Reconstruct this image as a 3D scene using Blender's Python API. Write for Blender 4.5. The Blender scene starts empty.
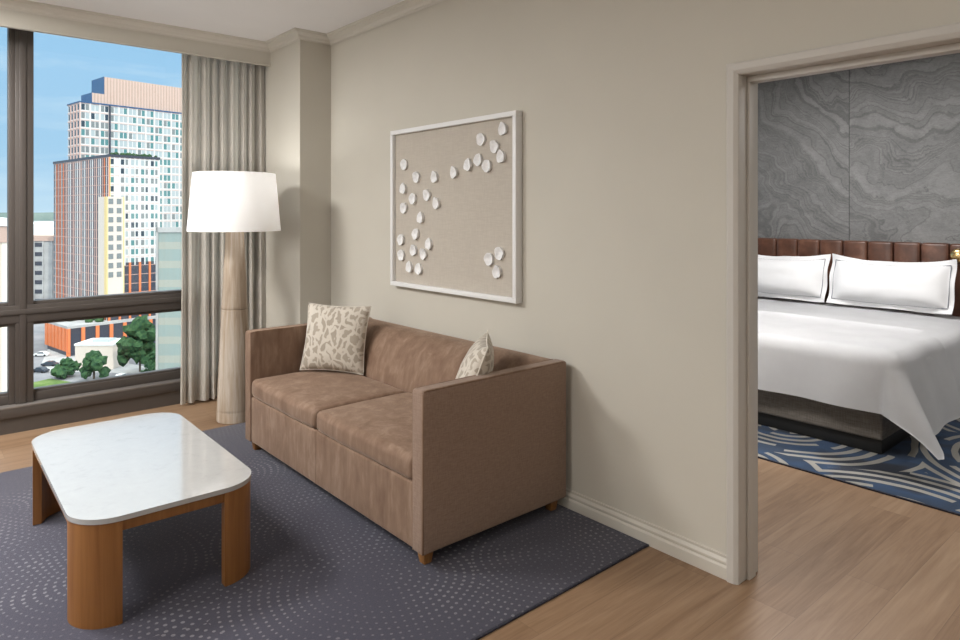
import bpy, bmesh, math, random
from mathutils import Vector, Matrix, noise
random.seed(7)
C = bpy.context.scene.collection
PI = math.pi
SC = bpy.context.scene

# ------------------------------------------------------------------ materials
def mat(name, col=(.8, .8, .8), rough=.5, metal=0., sheen=0., spec=.5, coat=0.):
    m = bpy.data.materials.new(name); m.use_nodes = True
    b = m.node_tree.nodes['Principled BSDF']
    b.inputs['Base Color'].default_value = (*col, 1)
    b.inputs['Roughness'].default_value = rough
    b.inputs['Metallic'].default_value = metal
    b.inputs['Specular IOR Level'].default_value = spec
    if sheen:
        b.inputs['Sheen Weight'].default_value = sheen
        b.inputs['Sheen Roughness'].default_value = .35
    if coat:
        b.inputs['Coat Weight'].default_value = coat
        b.inputs['Coat Roughness'].default_value = .05
    return m

class N:
    """small node-graph writer"""
    def __init__(s, m):
        s.m = m; s.t = m.node_tree; s.b = s.t.nodes.get('Principled BSDF')
    def n(s, typ, **kw):
        o = s.t.nodes.new(typ)
        for k, v in kw.items():
            if k.startswith('i_'):
                key = k[2:]
                key = int(key) if key.isdigit() else key.replace('_', ' ')
                o.inputs[key].default_value = v
            else:
                setattr(o, k, v)
        return o
    def l(s, a, b): s.t.links.new(a, b)
    def coord(s, kind='Object', scale=(1, 1, 1), rot=(0, 0, 0), loc=(0, 0, 0)):
        c = s.n('ShaderNodeTexCoord'); mp = s.n('ShaderNodeMapping')
        mp.inputs['Scale'].default_value = scale; mp.inputs['Rotation'].default_value = rot
        mp.inputs['Location'].default_value = loc
        s.l(c.outputs[kind], mp.inputs['Vector']); return mp.outputs['Vector']
    def noise(s, vec, scale, detail=3., rough=.5, dist=0.):
        o = s.n('ShaderNodeTexNoise', i_Scale=scale, i_Detail=detail, i_Roughness=rough, i_Distortion=dist)
        s.l(vec, o.inputs['Vector']); return o
    def math(s, op, a, b=None, c=None):
        o = s.n('ShaderNodeMath', operation=op)
        for i, x in enumerate((a, b, c)):
            if x is None: continue
            if isinstance(x, (int, float)): o.inputs[i].default_value = x
            else: s.l(x, o.inputs[i])
        return o.outputs[0]
    def vmath(s, op, a, b=None):
        o = s.n('ShaderNodeVectorMath', operation=op)
        for i, x in enumerate((a, b)):
            if x is None: continue
            if isinstance(x, (tuple, list)): o.inputs[i].default_value = x
            else: s.l(x, o.inputs[i])
        return o
    def ramp(s, fac, stops, interp='LINEAR'):
        o = s.n('ShaderNodeValToRGB'); cr = o.color_ramp; cr.interpolation = interp
        while len(cr.elements) < len(stops): cr.elements.new(.5)
        for e, (p, c) in zip(cr.elements, stops):
            e.position = p; e.color = (*c, 1) if len(c) == 3 else c
        s.l(fac, o.inputs['Fac']); return o.outputs['Color']
    def mix(s, fac, a, b, blend='MIX'):
        o = s.n('ShaderNodeMix', data_type='RGBA', blend_type=blend)
        for i, x in ((0, fac), (6, a), (7, b)):
            if isinstance(x, (int, float)): o.inputs[i].default_value = x
            elif isinstance(x, tuple): o.inputs[i].default_value = (*x, 1)
            else: s.l(x, o.inputs[i])
        return o.outputs[2]
    def bump(s, h, strength=.2, dist=.01):
        o = s.n('ShaderNodeBump', i_Strength=strength, i_Distance=dist)
        s.l(h, o.inputs['Height']); s.l(o.outputs['Normal'], s.b.inputs['Normal'])
    def col(s, c): s.l(c, s.b.inputs['Base Color'])

def m_plaster(name, col, rough=.75):
    m = mat(name, col, rough, spec=.25); g = N(m); v = g.coord()
    a = g.noise(v, 3., 2.)
    g.col(g.mix(a.outputs['Fac'], tuple(x * .97 for x in col), tuple(min(1, x * 1.03) for x in col)))
    f = g.noise(v, 260., 2.); g.bump(f.outputs['Fac'], .06, .002)
    return m

def m_wood(name, c1, c2, axis='Z', rough=.4, fine=60.):
    m = mat(name, c1, rough); g = N(m)
    sc = {'Z': (fine, fine, 1.6), 'X': (1.6, fine, fine), 'Y': (fine, 1.6, fine)}[axis]
    v = g.coord('Object', sc)
    a = g.noise(v, 1., 5., .6, .6)
    big = g.noise(g.coord('Object', tuple(x * .12 for x in sc)), 1., 2.)
    f = g.math('ADD', g.math('MULTIPLY', a.outputs['Fac'], .65), g.math('MULTIPLY', big.outputs['Fac'], .35))
    g.col(g.ramp(f, ((.35, c1), (.65, c2))))
    g.bump(a.outputs['Fac'], .08, .002)
    return m

def m_floor():
    m = mat('oak_planks', (.4, .27, .17), .42, spec=.4); g = N(m)
    v = g.coord('Object', (1, 1, 1), (0, 0, PI / 2))
    br = g.n('ShaderNodeTexBrick', offset=.37, offset_frequency=2)
    br.inputs['Scale'].default_value = 1.; br.inputs['Brick Width'].default_value = 1.25
    br.inputs['Row Height'].default_value = .185; br.inputs['Mortar Size'].default_value = .0012
    br.inputs['Color1'].default_value = (.0, .0, .0, 1); br.inputs['Color2'].default_value = (1, 1, 1, 1)
    br.inputs['Mortar'].default_value = (.5, .5, .5, 1); br.inputs['Bias'].default_value = 0
    g.l(v, br.inputs['Vector'])
    gr = g.noise(g.vmath('ADD', g.coord('Object', (16, 1.1, 1)), br.outputs['Color']).outputs[0], 1.6, 6., .62, .8)
    fine = g.noise(g.coord('Object', (120, 4, 1)), 1., 3., .6)
    f = g.math('ADD', g.math('MULTIPLY', gr.outputs['Fac'], .6),
               g.math('ADD', g.math('MULTIPLY', fine.outputs['Fac'], .2), g.math('MULTIPLY', br.outputs['Color'], .2)))
    c = g.ramp(f, ((.3, (.190, .110, .060)), (.5, (.278, .174, .103)), (.72, (.36, .242, .152))))
    c = g.mix(g.math('MULTIPLY', br.outputs['Fac'], .6), c, (.16, .10, .06))
    g.col(c); g.bump(gr.outputs['Fac'], .05, .003)
    return m

def ring_field(g, scale, seed, warp=.12):
    """distance to and position of a scattered ring centre"""
    v = g.coord('Object', (1, 1, 0), loc=(seed, seed * .37, 0))
    w = g.noise(v, 1.3, 2.)
    v2 = g.vmath('ADD', v, g.vmath('MULTIPLY', w.outputs['Color'], (warp, warp, 0)).outputs[0])
    vo = g.n('ShaderNodeTexVoronoi', feature='F1', voronoi_dimensions='2D', i_Scale=scale, i_Randomness=.75)
    g.l(v2.outputs[0], vo.inputs['Vector'])
    d = g.math('DIVIDE', vo.outputs['Distance'], scale)
    rel = g.vmath('SUBTRACT', g.vmath('MULTIPLY', v2.outputs[0], (scale, scale, scale)).outputs[0], vo.outputs['Position'])
    rel = g.vmath('SUBTRACT', v2.outputs[0], vo.outputs['Position'])
    sx = g.n('ShaderNodeSeparateXYZ'); g.l(rel.outputs[0], sx.inputs[0])
    return v, d, sx, vo

def m_dot_rug():
    m = mat('dotted_rug_pile', (.08, .08, .11), .95, sheen=.25, spec=.1); g = N(m)
    v, d, sx, vo = ring_field(g, 1.05, 3.1)
    sp = .036
    k = g.math('FLOOR', g.math('DIVIDE', d, sp))
    fr = g.math('SUBTRACT', g.math('FRACT', g.math('DIVIDE', d, sp)), .5)
    ang = g.math('ARCTAN2', sx.outputs['Y'], sx.outputs['X'])
    cnt = g.math('MAXIMUM', g.math('ROUND', g.math('MULTIPLY', g.math('ADD', k, .5), 2 * PI * 1.15)), 3.)
    ta = g.math('ADD', g.math('MULTIPLY', g.math('DIVIDE', ang, 2 * PI), cnt), g.math('MULTIPLY', k, .37))
    fa = g.math('SUBTRACT', g.math('FRACT', ta), .5)
    r2 = g.math('ADD', g.math('POWER', g.math('MULTIPLY', fr, 1.15), 2.), g.math('POWER', fa, 2.))
    n1 = g.noise(v, 2.2, 2.)
    n2 = g.noise(v, 190., 2., .7)
    n3 = g.noise(v, 5.5, 3.)
    size = g.math('MAXIMUM', 0., g.math('SUBTRACT', g.math('MULTIPLY', g.math('ADD', n1.outputs['Fac'], n3.outputs['Fac']), .085), .045))
    dot = g.math('SMOOTH_MIN', 1., g.math('MAXIMUM', 0., g.math('MULTIPLY', g.math('SUBTRACT', size, r2), 40.)), .05)
    fade = g.math('MULTIPLY', dot, g.math('ADD', .15, g.math('MULTIPLY', g.math('MAXIMUM', 0., g.math('SUBTRACT', n1.outputs['Fac'], .3)), 1.5)))
    base = g.mix(n2.outputs['Fac'], (.036, .036, .056), (.092, .089, .118))
    big = g.noise(v, 1.1, 3.)
    base = g.mix(g.math('MULTIPLY', big.outputs['Fac'], .35), base, (.115, .11, .125))
    g.col(g.mix(g.math('MULTIPLY', fade, g.math('ADD', .4, n2.outputs['Fac'])), base, (.27, .265, .29)))
    g.bump(g.math('ADD', n2.outputs['Fac'], g.math('MULTIPLY', dot, .3)), .5, .004)
    return m

def m_swirl_carpet():
    m = mat('swirl_carpet_pile', (.05, .08, .15), .95, sheen=.1, spec=.1); g = N(m)
    v, d, sx, vo = ring_field(g, .95, 7.7, .10)
    n1 = g.noise(v, 2.6, 2.); n2 = g.noise(v, 170., 2., .7)
    dd = g.math('ADD', d, g.math('MULTIPLY', n1.outputs['Fac'], .05))
    fr = g.math('FRACT', g.math('DIVIDE', dd, .082))
    line = g.math('MULTIPLY', g.math('GREATER_THAN', fr, .42), g.math('LESS_THAN', fr, .88))
    ang = g.math('ARCTAN2', sx.outputs['Y'], sx.outputs['X'])
    k = g.math('FLOOR', g.math('DIVIDE', dd, .082))
    gap = g.math('GREATER_THAN', g.math('SINE', g.math('ADD', g.math('MULTIPLY', ang, 2.), g.math('MULTIPLY', k, 1.3))), -.72)
    line = g.math('MULTIPLY', line, gap)
    base = g.ramp(n1.outputs['Fac'], ((.40, (.03, .035, .05)), (.50, (.036, .075, .155)), (.62, (.03, .05, .09))))
    base = g.mix(g.math('MULTIPLY', n2.outputs['Fac'], .5), base, (.09, .10, .12))
    lc = g.mix(n2.outputs['Fac'], (.27, .26, .235), (.40, .385, .35))
    g.col(g.mix(line, base, lc)); g.bump(n2.outputs['Fac'], .4, .004)
    return m

def m_velvet():
    m = mat('brown_velvet', (.2, .125, .08), .8, sheen=.45, spec=.15); g = N(m)
    b = g.b; b.inputs['Sheen Tint'].default_value = (.85, .68, .55, 1)
    v = g.coord('Object', (7, 7, 2.6))
    a = g.noise(v, 1.6, 4., .62, .5)
    f2 = g.noise(g.coord('Object', (1, 1, 1)), 420., 1.)
    st = g.noise(g.coord('Object', (60, 60, 5)), 1., 2.)
    f = g.math('ADD', g.math('MULTIPLY', a.outputs['Fac'], .72), g.math('ADD', g.math('MULTIPLY', st.outputs['Fac'], .2), g.math('MULTIPLY', f2.outputs['Fac'], .08)))
    g.col(g.ramp(f, ((.33, (.165, .100, .068)), (.52, (.228, .148, .104)), (.70, (.32, .225, .168)))))
    g.bump(f2.outputs['Fac'], .25, .002)
    return m

def m_weave():
    m = mat('brown_woven_upholstery', (.2, .13, .09), .9, sheen=.25, spec=.1); g = N(m)
    w1 = g.noise(g.coord('Object', (260, 260, 30)), 1., 1.); w2 = g.noise(g.coord('Object', (30, 30, 260)), 1., 1.)
    f = g.math('MULTIPLY', g.math('ADD', w1.outputs['Fac'], w2.outputs['Fac']), .5)
    g.col(g.ramp(f, ((.34, (.250, .172, .130)), (.66, (.315, .225, .175)))))
    g.bump(f, .3, .002); return m

def m_linen(name, c1, c2, rough=.9, sc=300., bmp=.15):
    m = mat(name, c1, rough, sheen=.15, spec=.1); g = N(m)
    w1 = g.noise(g.coord('Object', (sc, sc, sc * .08)), 1., 1.); w2 = g.noise(g.coord('Object', (sc * .08, sc * .08, sc)), 1., 1.)
    f = g.math('MULTIPLY', g.math('ADD', w1.outputs['Fac'], w2.outputs['Fac']), .5)
    c = g.ramp(f, ((.38, c1), (.62, c2))); g.col(c); g.bump(f, bmp, .001)
    return m

def m_leaf_cushion():
    m = mat('leaf_print_linen', (.6, .55, .48), .9, sheen=.2, spec=.1); g = N(m)
    uv = g.coord('UV', (8.6, 6.6, 1), (0, 0, .5))
    w = g.noise(uv, .75, 2.)
    v2 = g.vmath('ADD', uv, g.vmath('MULTIPLY', w.outputs['Color'], (2.4, 2.4, 0)).outputs[0])
    vo = g.n('ShaderNodeTexVoronoi', feature='DISTANCE_TO_EDGE', voronoi_dimensions='2D', i_Scale=1., i_Randomness=.9)
    g.l(v2.outputs[0], vo.inputs['Vector'])
    f = g.math('MULTIPLY', g.math('SUBTRACT', vo.outputs['Distance'], .15), 16.)
    f = g.math('MINIMUM', 1., g.math('MAXIMUM', 0., f))
    th = g.noise(g.coord('UV', (260, 30, 1)), 1., 1.)
    lo = g.mix(th.outputs['Fac'], (.34, .295, .24), (.44, .39, .325))
    hi = g.mix(th.outputs['Fac'], (.54, .49, .42), (.66, .61, .54))
    g.col(g.mix(f, hi, lo)); g.bump(g.math('SUBTRACT', th.outputs['Fac'], f), .35, .002)
    return m

def m_quartz():
    m = mat('white_quartz', (.74, .74, .73), .10, spec=.6, coat=.25); g = N(m)
    v = g.coord()
    a = g.noise(v, 9., 6., .65, 1.2); b = g.noise(v, 34., 4., .6, .4)
    f = g.math('ADD', g.math('MULTIPLY', a.outputs['Fac'], .6), g.math('MULTIPLY', b.outputs['Fac'], .4))
    g.col(g.ramp(f, ((.28, (.385, .383, .375)), (.45, (.435, .432, .425)), (.65, (.455, .452, .445)))))
    return m

def m_slate():
    m = mat('slate_wallcovering', (.2, .2, .2), .7, spec=.3); g = N(m)
    c = g.n('ShaderNodeTexCoord'); sx = g.n('ShaderNodeSeparateXYZ'); g.l(c.outputs['Object'], sx.inputs[0])
    idx = g.math('FLOOR', g.math('DIVIDE', g.math('SUBTRACT', sx.outputs['X'], -2.496), 1.37))
    off = g.n('ShaderNodeCombineXYZ'); g.l(g.math('MULTIPLY', idx, 3.71), off.inputs['X']); g.l(g.math('MULTIPLY', idx, 1.7), off.inputs['Z'])
    p = g.vmath('ADD', c.outputs['Object'], off.outputs[0]).outputs[0]
    big = g.noise(p, .9, 3., .5, .6)
    mid = g.noise(p, 5., 6., .65, 1.0)
    fine = g.noise(g.vmath('MULTIPLY', p, (30, 1, 75)).outputs[0], 1., 5., .7, 1.5)
    px = g.n('ShaderNodeSeparateXYZ'); g.l(p, px.inputs[0])
    # strata height: tilted, folded by the large noise
    h = g.math('ADD', g.math('ADD', g.math('MULTIPLY', px.outputs['Z'], .9), g.math('MULTIPLY', px.outputs['X'], g.math('ADD', .15, g.math('MULTIPLY', idx, -.45)))),
               g.math('ADD', g.math('MULTIPLY', big.outputs['Fac'], 1.7), g.math('MULTIPLY', mid.outputs['Fac'], .12)))
    cv = g.n('ShaderNodeCombineXYZ'); g.l(h, cv.inputs['X'])
    st = g.n('ShaderNodeTexNoise', noise_dimensions='3D', i_Scale=8.5, i_Detail=2.5, i_Roughness=.55); g.l(cv.outputs[0], st.inputs['Vector'])
    f = g.math('ADD', g.math('MULTIPLY', st.outputs['Fac'], .30), g.math('ADD', g.math('MULTIPLY', mid.outputs['Fac'], .32), g.math('MULTIPLY', fine.outputs['Fac'], .38)))
    col = g.ramp(f, ((.32, (.095, .095, .095)), (.44, (.178, .178, .178)), (.54, (.232, .232, .230)), (.68, (.305, .305, .30))))
    ridge = g.math('ABSOLUTE', g.math('SUBTRACT', st.outputs['Fac'], .5))
    ln = g.math('MULTIPLY', g.math('MAXIMUM', 0., g.math('SUBTRACT', 1., g.math('MULTIPLY', ridge, 38.))), g.math('MULTIPLY', big.outputs['Fac'], .95))
    col = g.mix(g.math('MULTIPLY', ln, .8), col, (.052, .052, .052))
    fr = g.math('FRACT', g.math('DIVIDE', g.math('SUBTRACT', sx.outputs['X'], -2.496), 1.37))
    seam = g.math('LESS_THAN', fr, .006)
    g.col(g.mix(g.math('MULTIPLY', seam, .7), col, (.05, .05, .05)))
    g.bump(f, .35, .01)
    return m

def m_leather():
    m = mat('brown_leather', (.12, .05, .028), .42, spec=.5); g = N(m)
    v = g.coord(); a = g.noise(v, 7., 4., .6); f = g.noise(v, 160., 2.)
    g.col(g.ramp(a.outputs['Fac'], ((.3, (.060, .024, .014)), (.55, (.115, .048, .028)), (.75, (.19, .09, .055)))))
    g.bump(f.outputs['Fac'], .2, .002); return m

def m_whitewash(name='limed_oak'):
    m = mat(name, (.5, .42, .33), .65); g = N(m)
    a = g.noise(g.coord('Object', (34, 34, 1.6)), 1., 5., .65, .5)
    b = g.noise(g.coord('Object', (8, 8, .8)), 1., 3.)
    f = g.math('ADD', g.math('MULTIPLY', a.outputs['Fac'], .55), g.math('MULTIPLY', b.outputs['Fac'], .45))
    g.col(g.ramp(f, ((.36, (.25, .175, .12)), (.48, (.40, .315, .235)), (.60, (.52, .455, .385)))))
    g.bump(a.outputs['Fac'], .3, .003); return m

def m_glass():
    m = bpy.data.materials.new('window_glass'); m.use_nodes = True
    t = m.node_tree; t.nodes.clear()
    o = t.nodes.new('ShaderNodeOutputMaterial'); mx = t.nodes.new('ShaderNodeMixShader')
    tr = t.nodes.new('ShaderNodeBsdfTransparent'); gl = t.nodes.new('ShaderNodeBsdfGlossy')
    fr = t.nodes.new('ShaderNodeFresnel'); fr.inputs['IOR'].default_value = 1.5
    gl.inputs['Roughness'].default_value = .0; tr.inputs['Color'].default_value = (.96, .98, .97, 1)
    t.links.new(fr.outputs[0], mx.inputs[0]); t.links.new(tr.outputs[0], mx.inputs[1]); t.links.new(gl.outputs[0], mx.inputs[2])
    t.links.new(mx.outputs[0], o.inputs[0]); return m

def m_shade():
    m = bpy.data.materials.new('lamp_shade_linen'); m.use_nodes = True
    t = m.node_tree; t.nodes.clear()
    o = t.nodes.new('ShaderNodeOutputMaterial'); a = t.nodes.new('ShaderNodeAddShader')
    d = t.nodes.new('ShaderNodeBsdfDiffuse'); d.inputs[0].default_value = (.76, .76, .76, 1)
    tl = t.nodes.new('ShaderNodeBsdfTranslucent'); tl.inputs[0].default_value = (.32, .32, .32, 1)
    t.links.new(d.outputs[0], a.inputs[0]); t.links.new(tl.outputs[0], a.inputs[1]); t.links.new(a.outputs[0], o.inputs[0])
    return m

def m_emit(name, col, s):
    m = mat(name, col); b = m.node_tree.nodes['Principled BSDF']
    b.inputs['Emission Color'].default_value = (*col, 1); b.inputs['Emission Strength'].default_value = s
    return m

def m_noisy(name, c1, c2, scale, rough=.9):
    m = mat(name, c1, rough, spec=.2); g = N(m)
    a = g.noise(g.coord(), scale, 4., .6); g.col(g.ramp(a.outputs['Fac'], ((.35, c1), (.65, c2)))); return m

WALLC = (.57, .542, .478)
M = dict(
    wall=m_plaster('wall_paint', WALLC), trim=m_plaster('trim_paint', (.61, .58, .52), .45),
    ceil=m_plaster('ceiling_paint', (.83, .82, .815)), door=m_plaster('casing_paint', (.57, .545, .51), .4),
    floor=m_floor(), rug=m_dot_rug(), carpet=m_swirl_carpet(), velvet=m_velvet(), weave=m_weave(),
    rugedge=m_noisy('rug_binding', (.03, .03, .04), (.06, .06, .08), 80.),
    legwood=m_wood('walnut_leg', (.20, .085, .022), (.34, .16, .05)),
    tablewood=m_wood('teak_veneer', (.225, .088, .022), (.33, .145, .042), fine=45.),
    quartz=m_quartz(), leaf=m_leaf_cushion(), cushback=m_linen('cushion_linen', (.60, .55, .48), (.74, .69, .62)),
    drape=m_linen('curtain_cloth', (.72, .675, .61), (.76, .715, .65), sc=500., bmp=.02),
    bronze=mat('dark_bronze', (.088, .075, .067), .42, .15), bronze2=mat('bronze_ledge', (.22, .20, .185), .35, .2),
    glass=m_glass(), lamp=m_whitewash(), shade=m_shade(), bulb=m_emit('bulb_glow', (1, .96, .9), 4.),
    metal=mat('brushed_metal', (.6, .58, .55), .3, 1.),
    white=m_plaster('white_lacquer', (.80, .80, .80), .35), board=m_linen('beige_linen_board', (.48, .435, .38), (.525, .48, .42), sc=220.),
    petal=m_noisy('white_ceramic', (.74, .74, .74), (.86, .86, .87), 40., .45),
    slate=m_slate(), leather=m_leather(), sheet=m_noisy('white_cotton', (.74, .74, .75), (.79, .79, .80), 3., .85),
    piping=mat('grey_piping', (.16, .17, .20), .7), boxs=m_linen('taupe_bed_base', (.13, .115, .10), (.19, .17, .15), sc=200.),
    black=mat('black_plinth', (.012, .012, .012), .5), brass=mat('brass', (.75, .52, .24), .25, 1.),
    # outdoors
    cream=mat('cream_panel', (.72, .62, .54), .6), white2=mat('white_panel', (.74, .70, .68), .5),
    pinkp=mat('pink_terracotta_fin', (.66, .42, .35), .6), orange=mat('orange_fin', (.72, .20, .07), .6),
    dark=mat('dark_cladding', (.045, .05, .07), .4), yellow=mat('ochre_panel', (.80, .60, .28), .6),
    wdark=mat('dark_window_glass', (.03, .05, .07), .12, spec=.8), wteal=mat('teal_window_glass', (.10, .24, .24), .12, spec=.8),
    wpale=mat('blinds_window', (.42, .47, .48), .3), wgrey=mat('grey_window', (.22, .24, .24), .25),
    crown=None, navy=mat('navy_metal', (.03, .10, .22), .4, .2),
    conc=m_noisy('concrete', (.36, .35, .35), (.48, .47, .46), .2), road=m_noisy('asphalt', (.17, .17, .185), (.30, .29, .30), .05),
    grass=m_noisy('lawn', (.08, .14, .035), (.17, .23, .07), .25), leafc=m_noisy('tree_leaves', (.018, .052, .026), (.055, .115, .045), .9),
    bark=mat('bark', (.10, .07, .05), .9), hill=m_noisy('far_woods', (.10, .14, .13), (.15, .19, .17), .004),
    city=m_noisy('far_city', (.22, .25, .29), (.42, .43, .45), .012), tglass=None, roof=mat('pale_roof', (.78, .77, .76), .7),
    pinkroof=mat('pink_brick', (.52, .36, .30), .8), car=mat('dark_car_paint', (.04, .05, .07), .25), carw=mat('white_car_paint', (.8, .8, .8), .25),
    siding=None)

def m_stripes(name, ca, cb, axis, period, duty, c3=None):
    m = mat(name, ca, .6); g = N(m); c = g.n('ShaderNodeTexCoord'); sx = g.n('ShaderNodeSeparateXYZ'); g.l(c.outputs['Object'], sx.inputs[0])
    fr = g.math('FRACT', g.math('DIVIDE', sx.outputs[axis], period))
    col = g.mix(g.math('GREATER_THAN', fr, duty), ca, cb)
    if c3:
        nz = g.noise(g.vmath('MULTIPLY', c.outputs['Object'], (1.3, 1.3, .3)).outputs[0], 1., 2.)
        col = g.mix(g.math('MULTIPLY', nz.outputs['Fac'], .6), col, c3)
    g.col(col); return m
M['crown'] = m_stripes('corrugated_copper_panels', (.62, .42, .33), (.42, .27, .21), 'X', 1.1, .55, (.60, .46, .40))
M['siding'] = m_stripes('cream_ribbed_siding', (.86, .79, .66), (.62, .52, .42), 'X', 1.4, .86)
M['tglass'] = m_stripes('pale_banded_curtain_wall', (.27, .36, .36), (.40, .41, .37), 'Z', 3.4, .62, (.33, .33, .28))
M['tglass'].node_tree.nodes['Principled BSDF'].inputs['Roughness'].default_value = .15

# ------------------------------------------------------------------ mesh helpers
class MB:
    def __init__(s, mtx=None): s.bm = bmesh.new(); s.m = mtx or Matrix.Identity(4)
    def v(s, p): return s.bm.verts.new(s.m @ Vector(p))
    def box(s, x0, x1, y0, y1, z0, z1, bev=0., seg=2):
        r = bmesh.ops.create_cube(s.bm, size=1.)
        vs = r['verts']
        for q in vs:
            q.co = Vector((x0 if q.co.x < 0 else x1, y0 if q.co.y < 0 else y1, z0 if q.co.z < 0 else z1))
        if bev:
            es = list({e for q in vs for e in q.link_edges})
            rr = bmesh.ops.bevel(s.bm, geom=es, offset=bev, segments=seg, profile=.5, affect='EDGES')
            vs = list({q for f in rr['faces'] for q in f.verts} | {q for q in vs if q.is_valid})
        for q in vs: q.co = s.m @ q.co
        return s
    def rbox(s, x0, x1, y0, y1, z0, z1, r, n=12, puff=(0, 0, 0), wob=0.):
        """soft box: subdivided, rounded, optionally bulging"""
        c = Vector(((x0 + x1) / 2, (y0 + y1) / 2, (z0 + z1) / 2)); h = Vector((x1 - x0, y1 - y0, z1 - z0)) / 2
        cache = {}
        def lin(i, hh):
            # denser near the ends
            t = i / n; return hh * (-math.cos(PI * t)) if False else hh * (2 * t - 1)
        def pos(a, b, e, sgn):
            p = [0, 0, 0]; o = [k for k in range(3) if k != e]
            def q(i, hh):
                rr = min(r, hh); m_ = max(2, n // 4)
                if i <= m_: return -hh + rr * (1 - math.cos(PI / 2 * i / m_)) if True else 0
                if i >= n - m_: return hh - rr * (1 - math.cos(PI / 2 * (n - i) / m_))
                return -hh + rr + (2 * hh - 2 * rr) * (i - m_) / (n - 2 * m_)
            p[e] = sgn * h[e]; p[o[0]] = q(a, h[o[0]]); p[o[1]] = q(b, h[o[1]])
            p = Vector(p)
            inner = Vector([max(-(h[k] - min(r, h[k])), min(h[k] - min(r, h[k]), p[k])) for k in range(3)])
            d = p - inner
            if d.length > 1e-9: p = inner + d.normalized() * min(r, min(h))
            for k in range(3):
                if puff[k]:
                    oo = [j for j in range(3) if j != k]
                    w = 1
                    for j in oo: w *= max(0, 1 - (p[j] / h[j]) ** 2) ** .6
                    p[k] += puff[k] * w * (p[k] / h[k])
            return p
        for e in range(3):
            for sgn in (-1, 1):
                g = []
                for a in range(n + 1):
                    row = []
                    for b in range(n + 1):
                        p = pos(a, b, e, sgn); key = (round(p.x, 5), round(p.y, 5), round(p.z, 5))
                        if key not in cache:
                            w = p + c
                            if wob: w = w + Vector((noise.noise(w * 5), noise.noise(w * 5 + Vector((9, 0, 0))), noise.noise(w * 5 + Vector((0, 7, 0))))) * wob
                            cache[key] = s.v(w)
                        row.append(cache[key])
                    g.append(row)
                for a in range(n):
                    for b in range(n):
                        q = []
                        for x in (g[a][b], g[a + 1][b], g[a + 1][b + 1], g[a][b + 1]):
                            if x not in q: q.append(x)
                        if len(q) > 2:
                            try: s.bm.faces.new(q)
                            except ValueError: pass
        bmesh.ops.recalc_face_normals(s.bm, faces=s.bm.faces)
        return s
    def lathe(s, prof, seg=48, cx=0, cy=0, caps=True):
        rows = []
        for r, z in prof:
            rows.append([s.v((cx + r * math.cos(2 * PI * k / seg), cy + r * math.sin(2 * PI * k / seg), z)) for k in range(seg)])
        for a, b in zip(rows, rows[1:]):
            for k in range(seg): s.bm.faces.new((a[k], a[(k + 1) % seg], b[(k + 1) % seg], b[k]))
        if caps:
            s.bm.faces.new(list(reversed(rows[0]))); s.bm.faces.new(rows[-1])
        return s
    def prism(s, poly, z0, z1, bev=0., seg=3):
        lo = [s.v((x, y, z0)) for x, y in poly]; hi = [s.v((x, y, z1)) for x, y in poly]
        n = len(poly); fs = [s.bm.faces.new(list(reversed(lo))), s.bm.faces.new(hi)]
        for k in range(n): s.bm.faces.new((lo[k], lo[(k + 1) % n], hi[(k + 1) % n], hi[k]))
        if bev:
            es = [e for f in fs for e in f.edges]
            bmesh.ops.bevel(s.bm, geom=es, offset=bev, segments=seg, profile=.5, affect='EDGES')
        return s
    def sweep(s, prof, a, b, up=(0, 0, 1), out=(0, -1, 0), cuta=0., cutb=0.):
        """profile (out, up) extruded from a to b; cut = mitre shift per unit of 'out'"""
        a, b, up, out = map(Vector, (a, b, up, out)); d = (b - a).normalized()
        A = [s.v(a + out * p + up * q + d * cuta * p) for p, q in prof]; B = [s.v(b + out * p + up * q + d * cutb * p) for p, q in prof]
        n = len(prof)
        for k in range(n): s.bm.faces.new((A[k], A[(k + 1) % n], B[(k + 1) % n], B[k]))
        s.bm.faces.new(list(reversed(A))); s.bm.faces.new(B)
        bmesh.ops.recalc_face_normals(s.bm, faces=s.bm.faces); return s
    def tube(s, pts, r, seg=8, closed=False):
        pts = [Vector(p) for p in pts]; rows = []; n = len(pts)
        for i, p in enumerate(pts):
            t = (pts[(i + 1) % n] - pts[i - 1]) if closed else (pts[min(i + 1, n - 1)] - pts[max(i - 1, 0)])
            t.normalize(); ref = Vector((0, 0, 1)) if abs(t.z) < .9 else Vector((1, 0, 0))
            x = t.cross(ref).normalized(); y = t.cross(x)
            rows.append([s.v(p + (x * math.cos(2 * PI * k / seg) + y * math.sin(2 * PI * k / seg)) * r) for k in range(seg)])
        for i in range(n if closed else n - 1):
            a, b = rows[i], rows[(i + 1) % n]
            for k in range(seg): s.bm.faces.new((a[k], a[(k + 1) % seg], b[(k + 1) % seg], b[k]))
        if not closed: s.bm.faces.new(list(reversed(rows[0]))); s.bm.faces.new(rows[-1])
        bmesh.ops.recalc_face_normals(s.bm, faces=s.bm.faces); return s
    def blob(s, c, r, sub=2, sq=(1, 1, 1), amp=.25, fr=1.):
        res = bmesh.ops.create_icosphere(s.bm, subdivisions=sub, radius=1.)
        for q in res['verts']:
            k = 1 + amp * noise.noise(q.co * 2.2 * fr + Vector(c) * 1.7)
            q.co = s.m @ (Vector(c) + Vector((q.co.x * sq[0], q.co.y * sq[1], q.co.z * sq[2])) * r * k)
        return s
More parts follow.
